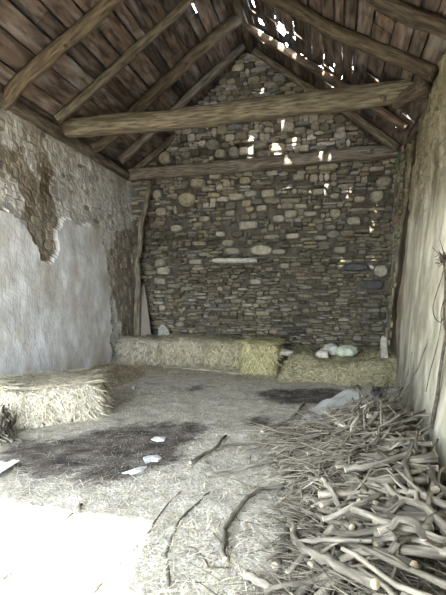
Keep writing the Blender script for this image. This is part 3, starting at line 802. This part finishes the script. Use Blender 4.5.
# ------------------------------------------------------------------ hanging vine and nest of twigs on the right wall
v=empty('hanging_vine',rwp(443,256,.04),'dark dried vine hanging down the right wall at the picture edge','vine')
P=[rwp(*q,.04) for q in [(443,256),(445,275),(445,295),(444,318),(446,335),(443,352),(440,372),(437,395),(433,418),(431,428)]]
b=MB(); b.tube(resample(P,30),[.008+.009*i/29 for i in range(30)],6,(1,1,1),.15); b.build('main_stem',M['rope'],v)
P=[rwp(*q,.05) for q in [(445,265),(441,280),(436,295),(433,308),(435,318),(441,322),(445,312)]]
b=MB(); b.tube(resample(P,22),.0045,5,(1,1,1),.1); b.build('loop',M['rope'],v)
P=[rwp(*q,.05) for q in [(444,300),(441,312),(441,325),(436,350),(430,372),(426,392)]]
b=MB(); b.tube(resample(P,22),.004,5,(1,1,1),.1); b.build('tendril',M['rope'],v)
c0=rwp(444,257,.07); b=MB()
for _ in range(70):
    d=Vector((R.uniform(-.4,.4),R.uniform(-1,1),R.uniform(-.6,.5))).normalized(); p=c0+Vector((R.uniform(-.03,.02),R.uniform(-.05,.05),R.uniform(-.04,.04))); e=p+d*R.uniform(.04,.13)
    b.tube([p,p.lerp(e,.5)+Vector((0,0,-.01)),e],[.004,.003,.002],4,(1,1,1),0)
tag(b.build('twig_clump',M['rope'],loc=c0),'dark tangled clump of dry twigs stuck high on the right wall','twigs')

# ------------------------------------------------------------------ plastic sheet, scraps, metal sheet, bundle at left
def sheet():
    out=[(300,421),(304,411),(316,404),(338,399),(360,394),(376,391),(378,397),(372,404),(352,411),(330,418),(312,425)]
    W=[fl(px,py,.12) for px,py in out]; c=sum(W,Vector())/len(W); b=MB()
    nr=7; rings=[]
    m=40
    edge=[]
    for i in range(m):
        t=i/m*len(W); k=int(t); u=t-k; edge.append(W[k%len(W)].lerp(W[(k+1)%len(W)],u))
    for layer in (0,-.012):
        rings=[]
        for r in range(1,nr+1):
            ring=[]
            for e in edge:
                p=c.lerp(e,r/nr); z=.17*(1-(r/nr)**2)+.05*nz(p.x,p.y,0,4)+.03*nz(p.x,p.y,3,9)+ .14*ss(-.2,.8,p.x)+.06
                ring.append(b.vert((p.x,p.y,z+layer)))
            rings.append(ring)
        cc=b.vert((c.x,c.y,.22+layer))
        for i in range(m):
            j=(i+1)%m; b.face((cc,rings[0][i],rings[0][j]) if layer==0 else (cc,rings[0][j],rings[0][i]))
            for r in range(nr-1):
                q=(rings[r][i],rings[r+1][i],rings[r+1][j],rings[r][j]); b.face(q if layer==0 else q[::-1])
        if layer==0: top=rings[-1]
        else:
            for i in range(m): j=(i+1)%m; b.face((top[i],rings[-1][i],rings[-1][j],top[j]))
    return tag(b.build('plastic_sheet',M['tarp'],loc=c),'crumpled blue-grey plastic sheet lying behind the brushwood','plastic sheet')
sheet()
p=fl(377,397,.28); lump('rubber_scrap',p,(.06,.10,.06),M['black'],'small black rubber scrap at the right end of the plastic sheet','scrap',5)
def scrap(pix,label,seed):
    W=[fl(px,py,.02) for px,py in pix]; c=sum(W,Vector())/len(W); b=MB(); top=[];bot=[]
    for w_ in W: z=.022+.012*nz(w_.x*20,w_.y*20,seed); top.append(b.vert((w_.x,w_.y,z))); bot.append(b.vert((w_.x,w_.y,.012)))
    ct=b.vert((c.x,c.y,.04)); n=len(W); cb=b.vert((c.x,c.y,.012))
    for i in range(n): j=(i+1)%n; b.face((ct,top[j],top[i])); b.face((top[i],top[j],bot[j],bot[i])); b.face((cb,bot[i],bot[j]))
    return tag(b.build('plastic_scrap',M['white'],smooth=False,loc=c),label,'scrap')
scrap([(151,439),(155,436.5),(161,438),(166,437),(164,440.5),(157,441)],'small white plastic scrap on the dark patch, farthest of three',1)
scrap([(143,458),(148,455),(158,455),(162,458),(158,461),(151,461),(146,463)],'largest torn white plastic scrap, middle of three on the dark patch',2)
scrap([(122,473),(130,470),(139,467),(147,466),(143,471),(135,474),(127,475)],'long thin white plastic scrap, nearest of three on the dark patch',3)
# small chips
scrap([(131.5,388),(134,385),(136,386),(134,389)],'tiny pale chip on the straw right of the big bale',4)
# corrugated sheet
cs=MB(); A=fl(-8,467,.05); B_=fl(20,463,.05); D_=fl(-6,487,.03); 
e1=(B_-A); e2=(D_-A)
e2=fl(4,474,.03)-B_ ; e1=Vector((e1.x,e1.y,0)); e2=Vector((e2.x,e2.y,0)); n1,n2=14,36
A=Vector((B_.x,B_.y,.06)); e1=-Vector((.75,.25,0)); e2=fl(2,476,0)-fl(22,463,0); e2=Vector((e2.x,e2.y,0))*1.25
rows=[[],[]]
for layer in (0,1):
    for j in range(n2+1):
        row=[]
        for i in range(n1+1):
            p=A+e1*(i/n1)+e2*(j/n2); row.append(cs.vert((p.x,p.y,.075-.03*i/n1+.012*math.sin(i/n1*2*PI*5)-.004*layer)))
        rows[layer].append(row)
for j in range(n2):
    for i in range(n1):
        q=(rows[0][j][i],rows[0][j][i+1],rows[0][j+1][i+1],rows[0][j+1][i]); cs.face(q[::-1])
        q=(rows[1][j][i],rows[1][j][i+1],rows[1][j+1][i+1],rows[1][j+1][i]); cs.face(q)
tag(cs.build('corrugated_sheet',M['iron'],loc=A),'corner of a pale ribbed metal sheet lying at the left edge','metal sheet')
# bundle of sticks at the left edge
c0=fl(-4,446,0)
GB='grey stick in the small bundle at the left edge before the bale'
src=None; rb=random.Random(3)
for q in range(26):
    if src is None: src=proto('bundle_stick',.7,.014,.08,0,rb,6,8,k=.75,ends=False); o=src
    else: o=src.copy(); C.objects.link(o)
    t=rb.random(); o.location=(c0.x-.02-.22*rb.random(),c0.y+.05+.35*rb.random(),.04+.26*t*t+.02)
    o.rotation_euler=(rb.uniform(0,6),rb.uniform(.1,.5),rb.uniform(-1.3,-.2)); o.scale=(rb.uniform(.6,.95),rb.uniform(.7,1.3),rb.uniform(.7,1.3))
    lo=.35*o.scale[0]*math.sin(o.rotation_euler.y); o.location.z=max(o.location.z,lo+.02)
    tag(o,GB,'stick','sticks of the small bundle at the left edge')

# ------------------------------------------------------------------ light
w=bpy.data.worlds.new('sky'); bpy.context.scene.world=w; w.use_nodes=True
bg=w.node_tree.nodes['Background']; bg.inputs[0].default_value=(.80,.90,1.0,1); bg.inputs[1].default_value=14
sun=bpy.data.objects.new('sun',bpy.data.lights.new('sun','SUN')); C.objects.link(sun)
sd=SD; sun.rotation_euler=sd.to_track_quat('-Z','Y').to_euler()
sun.data.energy=45; sun.data.angle=.03; sun.data.color=(1,.96,.88)
# portal in the doorway: guides sky sampling, gives no light of its own
po=bpy.data.lights.new('doorway_portal','AREA'); po.shape='RECTANGLE'; po.size=DX1-DX0; po.size_y=DH; po.cycles.is_portal=True
pl=bpy.data.objects.new('doorway_portal',po); C.objects.link(pl); pl.location=((DX0+DX1)/2,YF-.22,DH/2); pl.rotation_euler=(PI/2,0,0)
vs=bpy.context.scene.view_settings; vs.view_transform='Standard'; vs.look='None'; vs.gamma=1; vs.use_curve_mapping=False; vs.exposure=1.1
bpy.context.scene.cycles.max_bounces=10; bpy.context.scene.cycles.diffuse_bounces=6
bpy.context.scene.cycles.use_denoising=True
